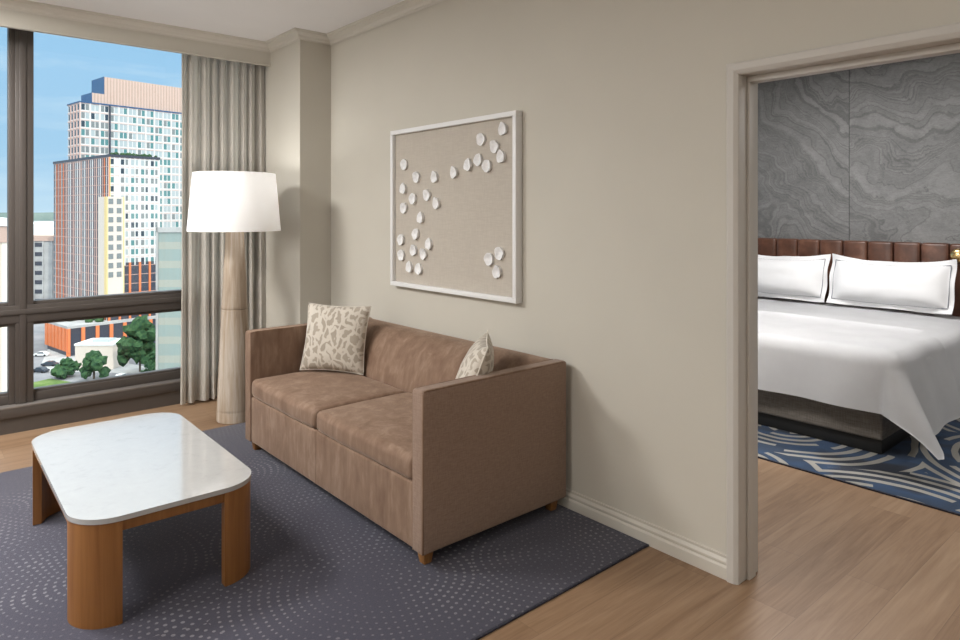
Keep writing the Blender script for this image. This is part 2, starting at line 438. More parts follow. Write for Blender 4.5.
    def grid(s, fn, nu, nv, uv=False):
        g = [[s.v(fn(i / nu, j / nv)) for j in range(nv + 1)] for i in range(nu + 1)]
        L = s.bm.loops.layers.uv.verify() if uv else None
        for i in range(nu):
            for j in range(nv):
                f = s.bm.faces.new((g[i][j], g[i + 1][j], g[i + 1][j + 1], g[i][j + 1]))
                if uv:
                    for lp, (a, b) in zip(f.loops, ((i, j), (i + 1, j), (i + 1, j + 1), (i, j + 1))): lp[L].uv = (a / nu, b / nv)
        return s
    def build(s, name, m, parent=None, smooth=35, loc=(0, 0, 0)):
        me = bpy.data.meshes.new(name); bmesh.ops.recalc_face_normals(s.bm, faces=s.bm.faces)
        s.bm.to_mesh(me); s.bm.free()
        for x in (m if isinstance(m, (list, tuple)) else [m]): me.materials.append(x)
        if smooth:
            for p in me.polygons: p.use_smooth = True
            me.set_sharp_from_angle(angle=math.radians(smooth))
        o = bpy.data.objects.new(name, me); C.objects.link(o); o.location = loc
        if parent: o.parent = parent
        return o

def tag(o, label, cat, group=None, kind=None):
    if label: o['label'] = label
    if cat: o['category'] = cat
    if group: o['group'] = group
    if kind: o['kind'] = kind
    return o
def thing(name, label, cat, loc=(0, 0, 0), rz=0, group=None):
    o = bpy.data.objects.new(name, None); C.objects.link(o); o.location = loc; o.rotation_euler = (0, 0, rz)
    o.empty_display_size = .1
    return tag(o, label, cat, group)
def struct(o, label=None, cat=None):
    o['kind'] = 'structure'
    if label: o['label'] = label; o['category'] = cat
    return o
def copy_tree(o, parent=None):
    c = o.copy(); C.objects.link(c)
    if parent: c.parent = parent
    for ch in list(o.children): copy_tree(ch, c)
    return c

# ------------------------------------------------------------------ camera frame (for placing things outdoors by bearing)
F = 668.; YAW = math.atan2(480 + 95, F)
FW = Vector((-math.cos(YAW), math.sin(YAW), 0)); RT = Vector((math.sin(YAW), math.cos(YAW), 0)); EYE = 1.5
def at(u, v, depth):
    """point at a bearing/elevation read in the photograph and a chosen distance"""
    p = FW * depth + RT * ((u - 480) / F * depth); p.z = EYE - (v - 213) / F * depth; return p

cam = bpy.data.cameras.new('camera'); co = bpy.data.objects.new('camera', cam); C.objects.link(co)
co.location = (0, 0, EYE); co.rotation_euler = (PI / 2, 0, math.atan2(-FW.x, FW.y))
cam.sensor_width = 36; cam.lens = F / 960 * 36; cam.shift_y = -107 / 960; cam.clip_end = 9000; cam.clip_start = .05
SC.camera = co

# ------------------------------------------------------------------ room shell
CH = 2.892; YW = 2.56; YB = 2.695; XL = -5.525; XR = 1.7; YF = -2.3; YH = 6.72
struct(MB().box(-5.9, XR, YF, YH + .1, -.12, 0).build('floor', M['floor']), 'light oak plank floor running through both rooms', 'floor')
struct(MB().box(-5.9, XR, YF, YH + .1, CH, CH + .12).build('ceiling', M['ceil']), 'pale grey smooth ceiling', 'ceiling')
DX0, DX1, DZ = -1.36, -.42, 2.058
wb = MB().box(-5.7, DX0 - .0195, YW, YB, 0, CH).box(DX0 - .0195, DX1 + .0195, YW, YB, DZ + .0195, CH).box(DX1 + .0195, XR, YW, YB, 0, CH)
struct(wb.build('wall_back', M['wall'], smooth=0), 'beige painted wall behind the sofa with the doorway', 'wall')
struct(MB().box(-5.72, -4.787, 2.298, YW, 0, CH).build('wall_corner', M['wall'], smooth=0), 'beige boxed column in the corner by the curtain', 'wall')
struct(MB().box(XR, XR + .12, YF, YH + .1, 0, CH).build('wall_right', M['wall'], smooth=0), 'beige wall on the right side', 'wall')
struct(MB().box(-5.9, XR, YF - .12, YF, 0, CH).build('wall_front', M['wall'], smooth=0), 'beige wall at the near side of the lounge', 'wall')
struct(MB().box(-5.9, XR, YH, YH + .1, 0, CH).build('wall_bedroom', M['slate'], smooth=0), 'grey slate patterned wall behind the bed', 'wall')
# outer wall of the bedroom with its own window opening; and above/below the lounge window
wl = MB().box(-5.72, -5.535, YF, YW, 2.86, CH).box(-5.72, -5.535, YF, YW, 0, .12)
wl.box(-5.72, -5.535, YB, 3.0, 0, CH).box(-5.72, -5.535, 6.2, YH, 0, CH).box(-5.72, -5.535, 3.0, 6.2, 0, .3).box(-5.72, -5.535, 3.0, 6.2, 2.6, CH)
struct(wl.build('wall_left', M['wall'], smooth=0), 'outer wall holding the windows', 'wall')

# crown mouldings, baseboard, valance
crown = [(0, 0), (0, -.062), (.008, -.066), (.012, -.054), (.020, -.050), (.03, -.034), (.052, -.022), (.066, -.018), (.07, -.008), (.082, -.006), (.082, 0)]
cm = MB()
cm.sweep(crown, (-4.787, YW, CH), (XR, YW, CH), out=(0, -1, 0), cuta=1)
cm.sweep(crown, (-4.787, YW, CH), (-4.787, 2.298, CH), out=(1, 0, 0), cuta=1, cutb=1)
cm.sweep(crown, (-4.787, 2.298, CH), (-5.33, 2.298, CH), out=(0, -1, 0), cuta=-1, cutb=-1)
cm.sweep(crown, (-5.33, 2.298, CH), (-5.33, YF, CH), out=(1, 0, 0), cuta=1)
struct(cm.build('trim_1', M['trim'], smooth=25), 'beige crown moulding along the ceiling', 'trim')
bb = [(0, 0), (.020, 0), (.020, .048), (.016, .054), (.012, .056), (.015, .064), (.015, .070), (.010, .078), (.006, .082), (.008, .088), (.008, .094), (0, .096)]
bs = MB()
bs.sweep(bb, (-4.787, YW, 0), (-1.405, YW, 0), out=(0, -1, 0), cuta=1)
bs.sweep(bb, (-4.787, YW, 0), (-4.787, 2.298, 0), out=(1, 0, 0), cuta=1, cutb=1)
bs.sweep(bb, (-4.787, 2.298, 0), (-5.52, 2.298, 0), out=(0, -1, 0), cuta=-1)
struct(bs.build('baseboard_back', M['trim'], smooth=25), 'beige moulded baseboard under the back wall', 'baseboard')
va = MB().box(-5.352, -5.33, YF, 2.298, 2.728, CH).box(-5.36, -5.322, YF, 2.298, 2.718, 2.730)
struct(va.build('trim_2', M['wall'], smooth=0), 'beige valance board above the window', 'trim')

# door casing
dc = thing('door_1', 'beige painted door casing around the bedroom doorway', 'doorway', (0, 0, 0)); dc['kind'] = 'structure'
ow = .048
cas = [(0, 0), (0, .022), (.006, .026), (.030, .024), (.040, .018), (.046, .014), (.048, 0)]   # (across from outer edge, thickness)
cz = MB()
def casing(mb, sgnx, xin):
    pr = [(t, d) for d, t in cas]
    mb.sweep([(t, -d * sgnx) for d, t in cas], (xin + sgnx * ow, YW, 0), (xin + sgnx * ow, YW, DZ + ow), up=(1, 0, 0), out=(0, -1, 0))
casing(cz, -1, DX0); o = cz.build('casing', M['door'], dc, 25); o['kind'] = 'structure'
cz = MB(); casing(cz, 1, DX1); o = cz.build('casing', M['door'], dc, 25); o['kind'] = 'structure'
cz = MB(); cz.sweep([(t, -d) for d, t in cas], (DX0 - ow, YW, DZ + ow), (DX1 + ow, YW, DZ + ow), out=(0, -1, 0)); o = cz.build('casing', M['door'], dc, 25); o['kind'] = 'structure'
for nm, b in (('jamb', (DX0 - .02, DX0, YW - .012, YB + .012, 0, DZ + .02)), ('jamb', (DX1, DX1 + .02, YW - .012, YB + .012, 0, DZ + .02)), ('head_jamb', (DX0, DX1, YW - .012, YB + .012, DZ, DZ + .02))):
    o = MB().box(*b, bev=.003).build(nm, M['door'], dc); o['kind'] = 'structure'
st = MB().box(DX0, DX0 + .012, YB - .085, YB - .03, 0, DZ - .022, bev=.002).box(DX1 - .012, DX1, YB - .085, YB - .03, 0, DZ - .022, bev=.002).box(DX0, DX1, YB - .085, YB - .03, DZ - .024, DZ, bev=.002)
o = st.build('door_stop', M['door'], dc); o['kind'] = 'structure'

# lounge window
wn = thing('window_1', 'large dark bronze framed window over the city', 'window'); wn['kind'] = 'structure'
def wpart(mb, nm, m=M['bronze'], sm=30):
    o = mb.build(nm, m, wn, sm); o['kind'] = 'structure'; return o
WY0, WY1 = YF, 2.30
wpart(MB().box(-5.60, -5.522, WY0, WY1, 0, .108).box(-5.60, -5.508, WY0, WY1, .108, .172, bev=.003), 'kick_panel')
wpart(MB().box(-5.66, -5.506, WY0, WY1, .172, .184, bev=.002), 'sill', M['bronze2'])
wpart(MB().box(-5.66, -5.585, WY0, WY1, .184, .245, bev=.004).box(-5.66, -5.60, WY0, WY1, .22, .262, bev=.003), 'bottom_rail')
wpart(MB().box(-5.66, -5.585, WY0, WY1, 2.80, 2.862), 'top_rail')
def vert(y0, y1):
    return MB().box(-5.66, -5.56, y0 + .038, y1 - .002, .184, 2.86, bev=.003).box(-5.66, -5.575, y0, y0 + .05, .184, 2.86, bev=.003).box(-5.66, -5.552, y0 + .06, y1 - .045, .184, 2.86, bev=.003)
for y0 in (.537, -1.15): wpart(vert(y0, y0 + .145), 'mullion')
wpart(MB().box(-5.66, -5.56, 2.20, 2.30, .184, 2.86, bev=.003), 'side_rail')
tr = MB().box(-5.66, -5.557, WY0, WY1, .742, .863, bev=.004).box(-5.66, -5.548, WY0, WY1, .80, .835, bev=.003).box(-5.66, -5.58, WY0, WY1, .855, .885, bev=.003).box(-5.66, -5.58, WY0, WY1, .72, .745, bev=.003)
wpart(tr, 'transom')
for y0, y1 in ((-2.3, -1.15), (-1.005, .537), (.682, 2.2)):
    for z0, z1 in ((.25, .735), (.87, 2.83)):
        wpart(MB().box(-5.636, -5.630, y0, y1, z0, z1), 'glass', M['glass'], 0)
# bedroom window (out of view, lights the bedroom)
w2 = thing('window_2', 'bedroom window in the outer wall', 'window'); w2['kind'] = 'structure'
o = MB().box(-5.66, -5.58, 3.0, 6.2, .3, .38).box(-5.66, -5.58, 3.0, 6.2, 2.52, 2.6).box(-5.66, -5.58, 3.0, 3.08, .3, 2.6).box(-5.66, -5.58, 6.12, 6.2, .3, 2.6).box(-5.66, -5.58, 4.56, 4.64, .3, 2.6).build('frame', M['bronze'], w2); o['kind'] = 'structure'
o = MB().box(-5.636, -5.63, 3.05, 6.15, .35, 2.55).build('glass', M['glass'], w2, 0); o['kind'] = 'structure'

# ------------------------------------------------------------------ curtain
def cur(y0, y1, nf, seed):
    rnd = random.Random(seed); ph = [rnd.uniform(-.5, .5) for _ in range(60)]
    def f(a, b):
        z = .018 + b * (2.80 - .018)
        s = a * nf; k = int(s); w = s - k
        amp = (.030 + .018 * ph[k % 60]) * (.75 + .25 * (1 - b) + .12 * math.sin(b * 3 + k))
        sw = s + .16 * math.sin(s * 1.9) + .05 * math.sin(b * 3. + s)
        off = math.sin(2 * PI * sw) * amp
        off += .010 * math.sin(4 * PI * sw + 1)
        y = y0 + (y1 - y0) * (a + .012 * math.sin(2 * PI * s * .5 + b * 2.) * (1 - b))
        return (-5.435 + off, y + .018 * (1 - b) * (a - .5), z)
    return f
cv = MB().grid(cur(1.622, 2.285, 8.5, 3), 260, 30)
bmesh.ops.solidify(cv.bm, geom=cv.bm.faces[:], thickness=.004)
o = cv.build('curtain', M['drape'], smooth=80)
tag(o, 'floor length greige pleated curtain hanging beside the window', 'curtain')

# ------------------------------------------------------------------ rugs
rg = thing('area_rug', 'dark blue grey area rug with dotted swirls under the sofa', 'rug', (-3.25, .45, 0))
o = MB().box(-1.447, 1.462, -2.05, 2.083, .001, .011, bev=.003).build('pile', M['rug'], rg)
bd = MB()
for b in ((-1.455, -1.445, -2.058, 2.088), (1.46, 1.468, -2.058, 2.088), (-1.455, 1.468, -2.058, -2.048), (-1.455, 1.468, 2.081, 2.088)): bd.box(b[0], b[1], b[2], b[3], .0, .0085, bev=.002)
tag(bd.build('binding', M['rugedge'], rg), None, None)
bc = thing('bedroom_carpet', 'navy bedroom carpet with pale curving stripes under the bed', 'carpet', (-2.0, 5.35, 0))
MB().box(-3.5, 3.65, -1.385, 1.36, .0, .010, bev=.003).build('pile', M['carpet'], bc)
MB().box(-3.5, 3.65, -1.395, -1.383, .0, .009, bev=.002).build('binding', M['rugedge'], bc)

# ------------------------------------------------------------------ sofa
X0, X1, Y0, Y1 = -4.168, -2.258, 1.628, 2.522
sf = thing('sofa', 'brown velvet two seat sofa with slim square arms against the back wall', 'sofa', (0, 0, 0))
Zb, Zt = .070, .758; AT = .078
MB().rbox(X0 + AT - .006, X1 - AT + .006, Y0 + .010, 2.40, Zb, .352, .012, 12).build('base', M['velvet'], sf, 60)
def arm(xa, xb):
    return MB().rbox(xa, xb, Y0, Y1, Zb, Zt, .014, 14)
a1 = arm(X0, X0 + AT).build('armrest', M['velvet'], sf, 60)
a2 = arm(X1 - AT, X1).build('armrest', M['weave'], sf, 60)
def piping(x, par):
    r = .0055
    pts = [(x, Y0 + .006, Zb + .005), (x, Y0 + .006, Zt - .02), (x, Y0 + .012, Zt - .008), (x, Y0 + .026, Zt - .004), (x, Y1 - .03, Zt - .004)]
    return MB().tube(pts, r, 8).build('piping', M['velvet'], par, 60)
piping(X0 + .006, a1); piping(X0 + AT - .006, a1); piping(X1 - .006, a2); piping(X1 - AT + .006, a2)
# back: soft inner cushion face leaning back, wrapped round the top
def backf(i, j):
    pass
bk = MB()
prof = [(2.215, .30), (2.222, .40), (2.240, .50), (2.265, .60), (2.295, .68), (2.335, .728), (2.375, .750), (2.42, .760), (2.48, .760), (2.510, .752), (2.520, .735), (2.522, .60), (2.522, .07), (2.40, .07), (2.40, .25)]
xs = [X0 + AT - .004 + (X1 - X0 - 2 * AT + .008) * i / 40 for i in range(41)]
rows = []
for x in xs:
    t = (x - xs[0]) / (xs[-1] - xs[0]); row = []
    edge = min(t, 1 - t); 
    for y, z in prof:
        yy = y
        if z < .75 and y < 2.39 and z > .28:
            yy = y - .022 * (1 - math.exp(-edge * 40)) * math.sin(PI * min(1, (z - .25) / .5)) + .012
        row.append(bk.v((x, yy + .004 * noise.noise(Vector((x * 3, 0, z * 5))), z)))
    rows.append(row)
npf = len(prof)
for a, b in zip(rows, rows[1:]):
    for k in range(npf): bk.bm.faces.new((a[k], a[(k + 1) % npf], b[(k + 1) % npf], b[k]))
bk.bm.faces.new(rows[0]); bk.bm.faces.new(list(reversed(rows[-1])))
bk.build('backrest', M['velvet'], sf, 50)
xm = (X0 + X1) / 2 - .015
for xa, xb in ((X0 + AT + .003, xm - .003), (xm + .003, X1 - AT - .003)):
    c = MB().rbox(xa, xb, Y0 + .004, 2.225, .354, .462, .030, 20, puff=(0, .010, .018), wob=.003).build('seat_cushion', M['velvet'], sf, 70)
    q = [(xa + .03, Y0 + .008, .455), (xb - .03, Y0 + .008, .455)]
sm_ = MB().box(xm - .0025, xm + .0025, Y0 + .0085, Y0 + .012, Zb + .004, .35).build('seam', M['velvet'], sf)
for x, y in ((X0 + .055, Y0 + .055), (X1 - .055, Y0 + .055), (X0 + .055, Y1 - .06), (X1 - .055, Y1 - .06)):
    lg = MB().box(x - .028, x + .028, y - .028, y + .028, .0112, .078, .002)
    for q in lg.bm.verts:
        k_ = .66 + .34 * (q.co.z - .0112) / .0668; q.co.x = x + (q.co.x - x) * k_; q.co.y = y + (q.co.y - y) * k_
    lg.build('leg', M['legwood'], sf)

# ------------------------------------------------------------------ throw pillows
def pillow_mesh(w, h, T, name, m, parent, n=30, pull=.035, side=1):
    mb = MB()
    for sg in (-1, 1):
        def f(a, b, sg=sg):
            x, y = 2 * a - 1, 2 * b - 1
            t = T * max(0, (1 - abs(x) ** 2.4)) ** .55 * max(0, (1 - abs(y) ** 2.4)) ** .55
            px = x * w / 2 * (1 - pull * 2 * (1 - y * y) ** 1 * abs(x) ** 2); py = y * h / 2 * (1 - pull * 2 * (1 - x * x) * abs(y) ** 2)
            t += .005 * noise.noise(Vector((x * 3, y * 3, sg))) * (1 - x * x) * (1 - y * y)
            return (px, sg * t, py + h / 2)
        mb.grid(f, n, n, uv=True)
    bmesh.ops.remove_doubles(mb.bm, verts=mb.bm.verts, dist=.0006)
    o = mb.build(name, m, parent, 70); return o
def throw(label, base, nrm, lean, roll=0.):
    t = thing('throw_pillow', label, 'pillow', base)
    n = Vector((nrm[0], nrm[1], 0)).normalized(); x = Vector((-n.y, n.x, 0))        # x: along bottom edge; local -Y = facing n
    R = Matrix(((x.x, -n.x, 0), (x.y, -n.y, 0), (0, 0, 1))).to_4x4()
    t.rotation_euler = (R @ Matrix.Rotation(-lean, 4, 'X') @ Matrix.Rotation(roll, 4, 'Y')).to_euler()
    pillow_mesh(.44, .435, .078, 'cover', M['leaf'], t)
    e = .22; pts = []
    for k in range(80):
        a = k / 20; sd = int(a); s_ = (a - sd) * 2 - 1; pl = 1 - .07 * (1 - s_ * s_)
        p = [(s_, -pl), (pl, s_), (-s_, pl), (-pl, -s_)][sd]; pts.append((p[0] * e, 0, p[1] * .2175 + .2175))
    MB().tube(pts, .0035, 6, True).build('piping', M['cushback'], t, 60)
    return t
throw('beige leaf print throw pillow in the far corner of the sofa by the lamp', (-3.868, 2.072, .478), (.60, -.80), .24, .02)
throw('beige leaf print throw pillow half hidden behind the near sofa arm', (-2.545, 2.04, .481), (-.66, -.75), .36, 0)

# ------------------------------------------------------------------ coffee table
tb = thing('coffee_table', 'square coffee table with white stone top and curved brown wood legs on the rug', 'table', (-3.3125, .789, .011), math.radians(-.7))
hx, hy, r = .637, .338, .155
def rrect(hx, hy, r, n=14):
    p = []
    for cx, cy, a0 in ((hx - r, hy - r, 0), (-hx + r, hy - r, 90), (-hx + r, -hy + r, 180), (hx - r, -hy + r, 270)):
        for k in range(n + 1):
            a = math.radians(a0 + 90 * k / n); p.append((cx + r * math.cos(a), cy + r * math.sin(a)))
    return p
MB().prism(rrect(hx, hy, r), .375, .394, .005).build('tabletop', M['quartz'], tb, 40)
def tleg(sx, sy):
    R = r - .004; w = .036; cx, cy = hx - r, hy - r
    poly = [(cx + R * math.cos(math.radians(90 * k / 20)), cy + R * math.sin(math.radians(90 * k / 20))) for k in range(21)]
    poly = [(cx + R, cy - .0)] + poly[1:-1] + [(cx, cy + R)]
    inner = [(cx, cy + R - w), (cx + (R - w), cy)]
    # gentle chord on the inside
    mid = [(cx + (R - w) * math.sin(math.radians(a)) * .93, cy + (R - w) * math.cos(math.radians(a)) * .93) for a in (30, 45, 60)]
    poly = poly + [inner[0]] + mid + [inner[1]]
    poly = [(x * sx, y * sy) for x, y in poly]
    if sx * sy < 0: poly.reverse()
    return MB().prism(poly, 0, .374, .002, 1)
for sx, sy in ((1, -1), (1, 1), (-1, -1), (-1, 1)): tleg(sx, sy).build('leg', M['tablewood'], tb, 30)
for b in ((hx - .034, hx - .012, -hy + r - .01, hy - r + .01), (-hx + .012, -hx + .034, -hy + r - .01, hy - r + .01)):
    MB().box(b[0], b[1], b[2], b[3], .334, .374, .002).build('apron', M['tablewood'], tb)
for b in ((-hx + r - .01, hx - r + .01, hy - .034, hy - .012), (-hx + r - .01, hx - r + .01, -hy + .012, -hy + .034)):
    MB().box(b[0], b[1], b[2], b[3], .334, .374, .002).build('apron', M['tablewood'], tb)

# ------------------------------------------------------------------ floor lamp
lp = thing('floor_lamp', 'floor lamp with limed wood cone base and white drum shade beside the curtain', 'lamp', (-4.842, 1.816, 0))
def cr(z): return .126 - (.126 - .063) * (z / 1.38) ** 1.08
base = [(.118, 0), (.125, .006)] + [(cr(z / 100), z / 100) for z in range(2, 8, 1)] + [(cr(.078) - .002, .079), (cr(.084), .084)] + [(cr(z / 100), z / 100) for z in range(10, 80, 3)] + [(cr(.8), .800), (cr(.803) - .003, .803), (cr(.807), .807)] + [(cr(z / 100), z / 100) for z in range(83, 138, 4)] + [(.062, 1.385), (.05, 1.392)]
MB().lathe(base, 56).build('base', M['lamp'], lp, 40)
MB().lathe([(.012, 1.39), (.012, 1.52), (.02, 1.52), (.02, 1.57)], 16).build('socket', M['metal'], lp)
MB().blob((0, 0, 1.60), .034, 2, (1, 1, 1.2), 0).build('bulb', M['bulb'], lp)
sh = MB().lathe([(.322, 1.370), (.284, 1.788), (.2805, 1.788), (.3185, 1.370), (.322, 1.370)], 72, caps=False).build('shade', M['shade'], lp, 40)
sp = MB()
for k in range(3):
    a = 2 * PI * k / 3; sp.tube([(0.012 * math.cos(a), .012 * math.sin(a), 1.515), (.28 * math.cos(a), .28 * math.sin(a), 1.765)], .003, 6)
sp.build('spider', M['metal'], sh)

# ------------------------------------------------------------------ wall art
ar = thing('wall_art', 'white framed shadow box of white petals on beige linen above the sofa', 'picture', (-3.2375, YW, 1.008))
AW, AH, AD = 1.238, 1.050, .050
fw_ = .028
MB().box(-AW / 2 + .004, AW / 2 - .004, -.024, -.004, 0.004, AH - .004).build('backing', M['board'], ar)
fr = MB()
fr.box(-AW / 2, AW / 2, -AD, -.001, 0, fw_, .002).box(-AW / 2, AW / 2, -AD, -.001, AH - fw_, AH, .002).box(-AW / 2, -AW / 2 + fw_, -AD, -.001, fw_, AH - fw_, .002).box(AW / 2 - fw_, AW / 2, -AD, -.001, fw_, AH - fw_, .002)
fr.build('frame', M['white'], ar)
PET = ((95,207),(129,242),(179,242),(233,229),(272,208),(301,194),(325,211),(309,137),(346,157),(369,108),(364,185),(92,274),(119,302),(94,328),(158,292),(184,315),(140,355),(127,400),(86,416),(87,459),(121,446),(148,456),(163,428),(109,492),(135,497),(331,470),(360,454),(353,506))
def on_wall(u, v, y):
    t = (u - 480) / F; d = FW + RT * t; s = y / d.y; return s * d.x, EYE - (v - 213) / F * s
for k, (zu, zv) in enumerate(PET):
    x, z = on_wall(370 + zu / 2.783, 90 + zv / 2.783, YW - .035)
    lx, lz = x + 3.2375, z - 1.008; rot = random.uniform(-.4, .4); ro = random.Random(k)
    p = MB(Matrix.Translation((lx, -.024, lz)) @ Matrix.Rotation(rot, 4, 'Y'))
    rr = []
    for ring in range(5):
        q = ring / 4
        row = []
        for a in range(20):
            an = 2 * PI * a / 20; rad = (1 + .07 * math.sin(3 * an + k) + .05 * math.sin(5 * an + 2 * k))
            wx = .033 * rad * q * (1 - .10 * math.sin(an)); hz = .037 * rad * q
            row.append(p.v((wx * math.cos(an), -.004 - .014 * math.sin(q * PI / 2) ** 2 * (1 - .2 * math.cos(an + k)) if ring else -.006, hz * math.sin(an))))
        rr.append(row)
    for a, b in zip(rr[1:], rr[2:]):
        for i in range(20): p.bm.faces.new((a[i], a[(i + 1) % 20], b[(i + 1) % 20], b[i]))
    p.bm.faces.new(rr[1])
    bmesh.ops.remove_doubles(p.bm, verts=p.bm.verts, dist=1e-5)
    back = [p.v((.031 * math.cos(2 * PI * i / 20), .0005, .035 * math.sin(2 * PI * i / 20))) for i in range(20)]
    for i in range(20): p.bm.faces.new((rr[4][i], rr[4][(i + 1) % 20], back[(i + 1) % 20], back[i]))
    p.bm.faces.new(back)
    p.build('petal', M['petal'], ar, 60)

# ------------------------------------------------------------------ bed
BX0, BX1, BY0, BY1 = -3.52, -1.475, 4.50, 6.585
bd = thing('bed', 'king bed with grey upholstered base and white bedding seen through the doorway', 'bed', (0, 0, 0))
MB().box(BX0 + .06, BX1 - .03, BY0 + .06, BY1, .011, .105, .004).build('plinth', M['black'], bd)
MB().rbox(BX0 + .01, BX1 - .01, BY0 + .015, BY1 - .01, .105, .33, .02, 12).build('box_spring', M['boxs'], bd, 60)
MB().rbox(BX0, BX1, BY0, BY1, .33, .625, .06, 14).build('mattress', M['sheet'], bd, 60)
# headboard: its own unit, fixed to the wall
hb = thing('headboard', 'channel tufted brown leather headboard along the slate wall', 'headboard', (0, 0, 0))
MB().box(-4.2, -.80, 6.675, YH - .004, .15, 1.235).build('panel', M['leather'], hb)
k = 0; x = -2.507 - .209 * 8
while x < -.85:
    MB().rbox(x + .002, x + .207, 6.60, 6.690, .16, 1.245, .022, 8, puff=(0, .008, 0)).build('channel', M['leather'], hb, 60); x += .209

def drape(x0, x1, y0, y1, top, side, foot, flare=.28, tipcut=9., thick=.012, seed=0, rb=.05, wr=.008, both=True, skew=0., lip=0., sfl=0.):
    """cloth over the mattress: flat top, side (+x, -x) and foot (-y) overhang; the corner falls in a cone"""
    def f(a, b):
        U = -side + a * (x1 - x0 + 2 * side) if both else a * (x1 - x0 + side)
        V = -foot + b * (y1 - y0 + foot)
        x = x0 + U; y = y0 + V
        dx = max(0, x - x1); sx = 1
        if x < x0: dx = x0 - x; sx = -1
        dy = max(0, y0 - y)
        nz = noise.noise(Vector((x * 2.3 + seed, y * 2.3, seed))) * wr + noise.noise(Vector((x * 6 + seed, y * 6, 3))) * wr * .35
        cx = min(max(x, x0), x1); cy = max(y, y0)
        d = math.hypot(dx, dy)
        if d < 1e-6: 
            ed = min(x1 - x, x - x0, y - y0) if True else 1
            sag = .02 * math.exp(-max(0, ed) / .05)
            return (x, y, top + nz + .012 * (1 - math.exp(-max(0, ed) / .15)) + lip * math.exp(-(y1 - y) / .06))
        ph = math.atan2(dx, dy); s2 = math.sin(2 * ph); ph += skew * s2
        if dx and dy: d = min(d, tipcut)
        # rounded edge then hanging
        arc = rb * PI / 2
        if d < arc:
            an = d / rb; out = rb * math.sin(an); dn = rb * (1 - math.cos(an))
        else:
            sl = min(.85, .05 + flare * s2 + sfl * math.sin(ph) ** 2); out = rb + (d - arc) * sl; dn = rb + (d - arc) * math.sqrt(1 - sl * sl)
        fold = .012 * math.sin((x if dy > dx else y) * 11 + seed) * min(1, d / .3) * (1 - s2)
        return (cx + sx * math.sin(ph) * (out + fold) + nz * .5, cy - math.cos(ph) * (out + fold) + nz * .5, top - dn + nz * .4)
    return f
def cloth(f, nu, nv, name, parent, th=.014):
    mb = MB().grid(f, nu, nv); bmesh.ops.solidify(mb.bm, geom=mb.bm.faces[:], thickness=th)
    return mb.build(name, M['sheet'], parent, 80)
# blanket layer over the whole bed, then the thicker duvet over the foot half
dv = thing('duvet', 'white duvet draped over the foot of the bed with a hanging corner', 'duvet', (0, 0, 0))
cloth(drape(BX0 - .005, BX1 + .035, BY0 - .000, 6.50, .652, .46, .28, seed=4, rb=.09, sfl=.12), 110, 90, 'inner_layer', dv)
cloth(drape(BX0 - .010, BX1 + .030, BY0 - .018, 5.22, .680, .56, .425, flare=.34, tipcut=.665, seed=1, rb=.10, skew=.12, lip=.022, sfl=.20), 150, 90, 'outer_layer', dv, .026)

def sham(label, cx, w, h, tilt, T=.085, yb=6.30):
    t = thing('bed_pillow', label, 'pillow', (cx, yb, .690), group=None)
    t.rotation_euler = (-tilt, 0, 0)
    mb = MB(); fl = .045; n = 34
    def f(sg):
        def g(a, b):
            x, y = 2 * a - 1, 2 * b - 1
            X, Y = x * w / 2, y * h / 2
            ix = max(0, 1 - (abs(X) / (w / 2 - fl)) ** 3) if abs(X) < w / 2 - fl else 0; iy = max(0, 1 - (abs(Y) / (h / 2 - fl)) ** 3) if abs(Y) < h / 2 - fl else 0
            tt = T * (ix * iy) ** .5 + .004
            droop = .024 * x * x * (y + 1) / 2 - .026 * (1 - x * x) * (y + 1) / 2 + .010 * noise.noise(Vector((x * 3 + cx, y, 1))) * abs(y)
            wv = .018 * math.sin(x * 6 + cx) * max(0, abs(y) - .7) * 3 + .018 * math.sin(y * 5 + cx) * max(0, abs(x) - .85) * 6
            tt += .008 * noise.noise(Vector((x * 2.5, y * 2.5, cx + sg))) * ix * iy
            return (X, sg * tt + wv, Y + h / 2 + droop)
        return g
    for sg in (-1, 1): mb.grid(f(sg), n, n)
    bmesh.ops.remove_doubles(mb.bm, verts=mb.bm.verts, dist=.0005)
    mb.build('cover', M['sheet'], t, 70)
    pts = []; e1, e2 = w / 2 - fl + .002, h / 2 - fl + .002
    for k in range(120):
        a = k / 30; sd = int(a); s_ = (a - sd) * 2 - 1
        x, y = [(s_, -1), (1, s_), (-s_, 1), (-1, -s_)][sd]
        X, Y = x * e1, y * e2; xx, yy = X / (w / 2), Y / (h / 2)
        pts.append((X * 1.02, -.010 + .018 * math.sin(xx * 6 + cx) * max(0, abs(yy) - .7) * 3 + .018 * math.sin(yy * 5 + cx) * max(0, abs(xx) - .85) * 6, Y + h / 2 + .024 * xx * xx * (yy + 1) / 2 - .026 * (1 - xx * xx) * (yy + 1) / 2 + .010 * noise.noise(Vector((xx * 3 + cx, yy, 1))) * abs(yy)))
    MB().tube(pts, .0034, 6, True).build('piping', M['piping'], t, 60)
    return t
sham('white bed pillow with grey piping, left one half hidden by the door frame', -3.02, .95, .43, .27, .11)
sham('white bed pillow with grey piping on the right side of the bed', -2.045, .95, .43, .27, .11)
